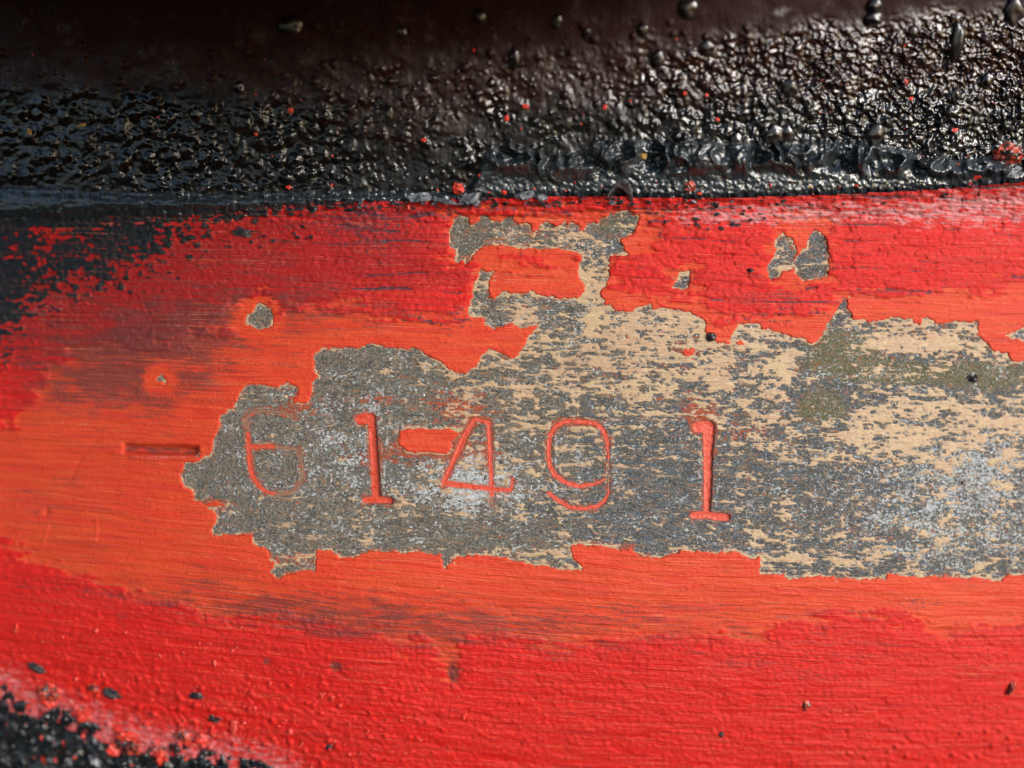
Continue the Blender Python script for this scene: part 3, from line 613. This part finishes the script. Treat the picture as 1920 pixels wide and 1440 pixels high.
def ribbon(name, pts, w, th, mat, parent):
    """a curled strip: pts are (px, py, z) along the curl, w its width towards the viewer"""
    P = [Vector(P3(np.array(float(a)), np.array(float(b)), np.array(float(c)))) for a, b, c in pts]
    n = len(P); bm = bmesh.new(); rows = []
    for i, p in enumerate(P):
        tg = (P[min(i + 1, n - 1)] - P[max(i - 1, 0)]).normalized()
        ax = Vector((0.15, .5, .85)).normalized(); nr = tg.cross(ax).normalized()
        ww = w * (1 + .25 * math.sin(i * 1.7)) * S
        rows.append([bm.verts.new(p + ax * a * ww + nr * b * th * S) for a, b in ((-.5, -.5), (0, -.65), (.5, -.5), (.5, .5), (0, .65), (-.5, .5))])
    for r0, r1 in zip(rows[:-1], rows[1:]):
        for j in range(6): bm.faces.new((r0[j], r0[(j + 1) % 6], r1[(j + 1) % 6], r1[j]))
    bm.faces.new(rows[0][::-1]); bm.faces.new(rows[-1])
    bmesh.ops.recalc_face_normals(bm, faces=bm.faces)
    me = bpy.data.meshes.new(name); bm.to_mesh(me); bm.free(); me.materials.append(mat)
    me.polygons.foreach_set('use_smooth', [True] * len(me.polygons))
    o = bpy.data.objects.new(name, me); COL.objects.link(o); o.parent = parent
    sb = o.modifiers.new('round', 'SUBSURF'); sb.levels = 2; sb.render_levels = 2
    return o
o = ribbon('curled_skin', [(1132,380,16),(1139,368,34),(1148,354,48),(1158,345,58),(1168,344,60),(1177,351,54),(1182,365,40),(1187,382,18)], 26, 3.2, M_GREY, bead)
o['label'] = 'lifted arch of grey sealant skin'
for i, (x, y, rx, ry, rot) in enumerate(((788,370,24,9,.1),(880,373,20,10,.3),(835,378,26,5,-.2),(985,366,18,8,.2),(1015,370,12,7,0),(1895,322,22,11,0))):
    lump('lifted_flake', x, y, 34 + float(zedge(np.array([float(x)]))[0]), rx, ry, 8, M_GREY, bead, 300 + i, 2, .45, .5, rot)

# ---------------------------------------------------------------- loose crumbs and chips
def zpl(x, y): return float(zbase(np.array([x], float), np.array([y], float))[0])
CHIPS = [ # x, y, rx, ry, rz, where, material, name, label, category
 (859,353,11,9,9,'b',M_REDCHIP,'paint_chip','bright red paint chip stuck in tar at the left end of the wrinkled bead'),
 (1830,325,13,11,9,'b',M_REDCHIP,'paint_chip','bright red triangular paint chip on the bead near the right edge'),
 (1293,351,11,12,10,'b',M_MIXCHIP,'paint_crumb','round red and black crumb sunk in the middle of the bead'),
 (1890,290,27,20,18,'b',M_MIXCHIP,'paint_crumb','largest red and black crumb, at the right end of the bead'),
 (1003,325,8,8,6,'b',M_OCHRE,'ochre_fleck','ochre fleck on the sealant bead above the grey hanging flakes'),
 (1205,293,8,6,5,'b',M_OCHRE,'ochre_fleck','ochre fleck high on the bead over the curled skin'),
 (1307,283,8,5,5,'b',M_OCHRE,'ochre_fleck','ochre fleck in the bead folds right of centre'),
 (1520,351,6,4,4,'b',M_OCHRE,'ochre_fleck','small ochre fleck low on the bead, right of the red and black crumb'),
 (1779,322,7,6,5,'b',M_OCHRE,'ochre_fleck','ochre fleck on the bead just left of the triangular red chip'),
 (1345,224,7,4,4,'w',M_REDCHIP,'paint_chip','red paint chip in the grease above the bead, right of centre'),
 (1284,175,5,5,4,'w',M_REDCHIP,'paint_chip','small red chip in the glittering grease, upper right of centre'),
 (950,222,6,8,5,'w',M_REDCHIP,'paint_chip','red paint chip in smooth grease above the left end of the bead'),
 (985,200,9,6,5,'w',M_REDCHIP,'paint_chip','dull red paint chip beside a grease blister above the bead'),
 (1134,201,5,7,4,'w',M_REDCHIP,'paint_chip','upright red chip in the grease above the curled skin'),
 (795,263,7,5,4,'w',M_REDCHIP,'paint_chip','red chip alone on the smooth brown grease left of the bead folds'),
 (1698,154,6,7,4,'w',M_REDCHIP,'paint_chip','red chip on the sparkling grease left of the round blister'),
 (1708,185,6,5,4,'w',M_REDCHIP,'paint_chip','red chip on the sparkling grease, lower left of the round blister'),
 (1790,244,10,5,5,'w',M_REDCHIP,'paint_chip','flat red chip above the triangular chip of the bead'),
 (545,207,7,6,4,'w',M_REDCHIP,'paint_chip','dim red chip in the dark grease at the upper left'),
 (480,252,5,5,4,'w',M_REDCHIP,'paint_chip','tiny red chip on black crumbs at the left'),
 (541,351,7,6,5,'w',M_REDCHIP,'paint_chip','small red chip just above the seam at the left'),
 (890,95,5,5,4,'w',M_REDCHIP,'paint_chip','small red chip high on the dark face near the middle'),
 (55,248,7,8,5,'w',M_OCHRE,'ochre_fleck','yellow fleck in the black crumbs at the far left'),
 (155,234,12,4,4,'w',M_OCHRE,'ochre_fleck','thin yellow fleck in the black crumbs at the left'),
 (1512,1322,8,11,9,'p',M_MIXCHIP,'paint_crumb','red and black crumb on the plain red paint at the lower right'),
 (1895,1288,8,17,12,'p',M_MIXCHIP,'paint_crumb','tall crumb on the red paint by the right edge'),
 (1334,632,9,8,7,'p',M_DARKCHIP,'dirt_crumb','dark crumb at the upper edge of the scraped patch'),
 (1826,709,9,8,6,'p',M_DARKCHIP,'dirt_crumb','black dot on the olive stain at the right'),
 (1807,905,5,5,4,'p',M_DARKCHIP,'dirt_crumb','dark speck low on the bare metal at the right'),
 (1407,507,7,4,5,'p',M_DARKCHIP,'dirt_crumb','small dark crumb between the two upper bare spots'),
 (456,437,18,9,6,'p',M_DARKCHIP,'tar_flake','glossy black flake on dark red paint under the seam'),
 (72,1253,22,9,9,'p',M_DARKCHIP,'tar_flake','long black flake on pink-sheened paint at the lower left edge'),
 (215,1299,24,11,6,'p',M_DARKCHIP,'tar_flake','flat black flake on pink-sheened paint above the crust'),
 (370,1304,14,8,6,'p',M_DARKCHIP,'tar_flake','small dark flake on red paint, right of the flat black one'),
 (402,1347,14,7,6,'p',M_DARKCHIP,'tar_flake','small dark flake on the lower red paint near the crust'),
 (178,1289,12,8,9,'p',M_MIXCHIP,'paint_crumb','small crumb left of the flat black flake'),
 (97,1296,24,17,16,'p',M_MIXCHIP,'paint_crumb','dark brown crumb cluster on the edge of the black crust'),
 (92,1318,14,9,13,'p',M_REDCHIP,'paint_chip','orange chip under the brown crumb cluster'),
 (160,1340,20,11,11,'p',M_REDCHIP,'paint_chip','red chip lying on the crust edge at the lower left'),
 (238,1376,25,13,15,'p',M_REDCHIP,'paint_chip','largest red chip on the black crust'),
 (248,1398,20,17,17,'p',M_MIXCHIP,'paint_crumb','red and black crumb under the largest red chip'),
 (215,1403,14,15,12,'p',M_REDCHIP,'paint_chip','dark red chip left of the crumb on the crust'),
 (305,1417,13,17,12,'p',M_REDCHIP,'paint_chip','leaf shaped red chip standing on the crust'),
 (345,1376,13,15,8,'p',M_MIXCHIP,'paint_crumb','brown crumb on pink-sheened paint right of the crust'),
 (380,1386,15,10,9,'p',M_REDCHIP,'paint_chip','pink-red chip beside a brown crumb'),
 (355,1393,17,8,9,'p',M_REDCHIP,'paint_chip','red chip lowest beside the brown crumb'),
 (438,1360,8,20,8,'p',M_REDCHIP,'paint_chip','narrow upright red sliver on the lower paint'),
 (618,1402,8,8,5,'p',M_DARKCHIP,'dirt_crumb','dark crumb on the red paint near the bottom left of centre'),
 (1352,1376,6,6,5,'p',M_DARKCHIP,'dirt_crumb','dark crumb on the red paint at the bottom right of centre'),
]
CAT = {'paint_chip': 'paint chip', 'paint_crumb': 'crumb', 'ochre_fleck': 'fleck', 'dirt_crumb': 'crumb', 'tar_flake': 'flake'}
GRP = {'paint_chip': 'red paint chips', 'paint_crumb': 'red and black crumbs', 'ochre_fleck': 'ochre flecks in the grease', 'dirt_crumb': 'dark crumbs', 'tar_flake': 'black tar flakes'}
for i, (x, y, rx, ry, rz, w, m, nm, lab) in enumerate(CHIPS):
    if w == 'b': z = float(bead_z(np.array([x], float), np.array([y], float))[0]) + 12; tl = (.6, 0)
    elif w == 'w': z = wz(x, y) + 6; tl = (.35, 0); rx *= .75; ry *= .75; rz *= .6
    else: z = zpl(x, y) + 5; tl = (rng.uniform(-.2, .2), rng.uniform(-.2, .2))
    o = lump(nm, x, y, z, rx, ry, rz, m, None, 400 + i, 3 if rx > 9 else 2, .5, .25, rng.uniform(-.4, .4), tl)
    tag(o, lab, CAT[nm], GRP[nm])

def scatter(name, n, fn, mat, parent, seed, smin, smax):
    """many tiny grains joined in one mesh"""
    r = np.random.RandomState(seed)
    bm = bmesh.new(); bmesh.ops.create_icosphere(bm, subdivisions=1, radius=1)
    bv = np.array([v.co[:] for v in bm.verts]); bf = np.array([[v.index for v in f.verts] for f in bm.faces]); bm.free()
    V, F = [], []; k = 0
    while k < n:
        x, y, z = fn(r)
        if x is None: continue
        s = (smin + (smax - smin) * r.rand() ** 2.5); c = bv * (1 + .35 * r.randn(len(bv), 1))
        c = c * np.array([s * r.uniform(.7, 1.6), s * r.uniform(.5, 1.2), s * .7]) * S
        a = r.rand() * 6.3; R = np.array([[math.cos(a), -math.sin(a), 0], [math.sin(a), math.cos(a), 0], [0, 0, 1]])
        V.append(c @ R.T + P3(np.array(x), np.array(y), np.array(z))); F.append(bf + k * len(bv)); k += 1
    o = link_mesh(name, np.concatenate(V), np.concatenate(F), mat, parent, smooth=False); o['kind'] = 'stuff'
    return o
def on_wall(r):
    x = r.uniform(-200, 2150); y = r.uniform(20, 350); 
    if x < 500 and r.rand() < .6: return None, 0, 0
    return x, y, wz(x, y) + 5
def on_bead(r):
    x = r.uniform(300, 2150); y = seam(x) - r.uniform(-4, 60)
    return x, y, float(bead_z(np.array([x], float), np.array([y], float))[0]) + 13
def on_paint(r):
    x = r.uniform(-200, 900); y = r.uniform(1150, 1460)
    if r.rand() > (y - 1130 + (500 - x) * .25) / 330: return None, 0, 0
    return x, y, zpl(x, y) + 7
def on_crust(r):
    x = r.uniform(-200, 500); y = r.uniform(1290, 1600)
    if y < 1300 + max(x, 0) * .37: return None, 0, 0
    return x, y, zpl(x, y) + 10
scatter('red_grains', 60, on_wall, M_REDCHIP, flange, 5, 1.0, 3.0)
scatter('red_grains', 60, on_bead, M_REDCHIP, bead, 6, 1.2, 5)
scatter('grey_grains', 160, on_bead, M_GREY, bead, 7, 1.5, 6)
scatter('red_grains', 300, on_paint, M_REDCHIP, plate, 8, 1.5, 6)
scatter('black_grains', 110, on_crust, M_TAR, plate, 9, 4, 14)

# ---------------------------------------------------------------- stand the whole assembly up at its tilt
for o in list(COL.objects):
    if o.parent is None and o.type in {'MESH', 'EMPTY'}:
        o.matrix_world = ROT @ Matrix.LocRotScale(o.location, o.rotation_euler, None)
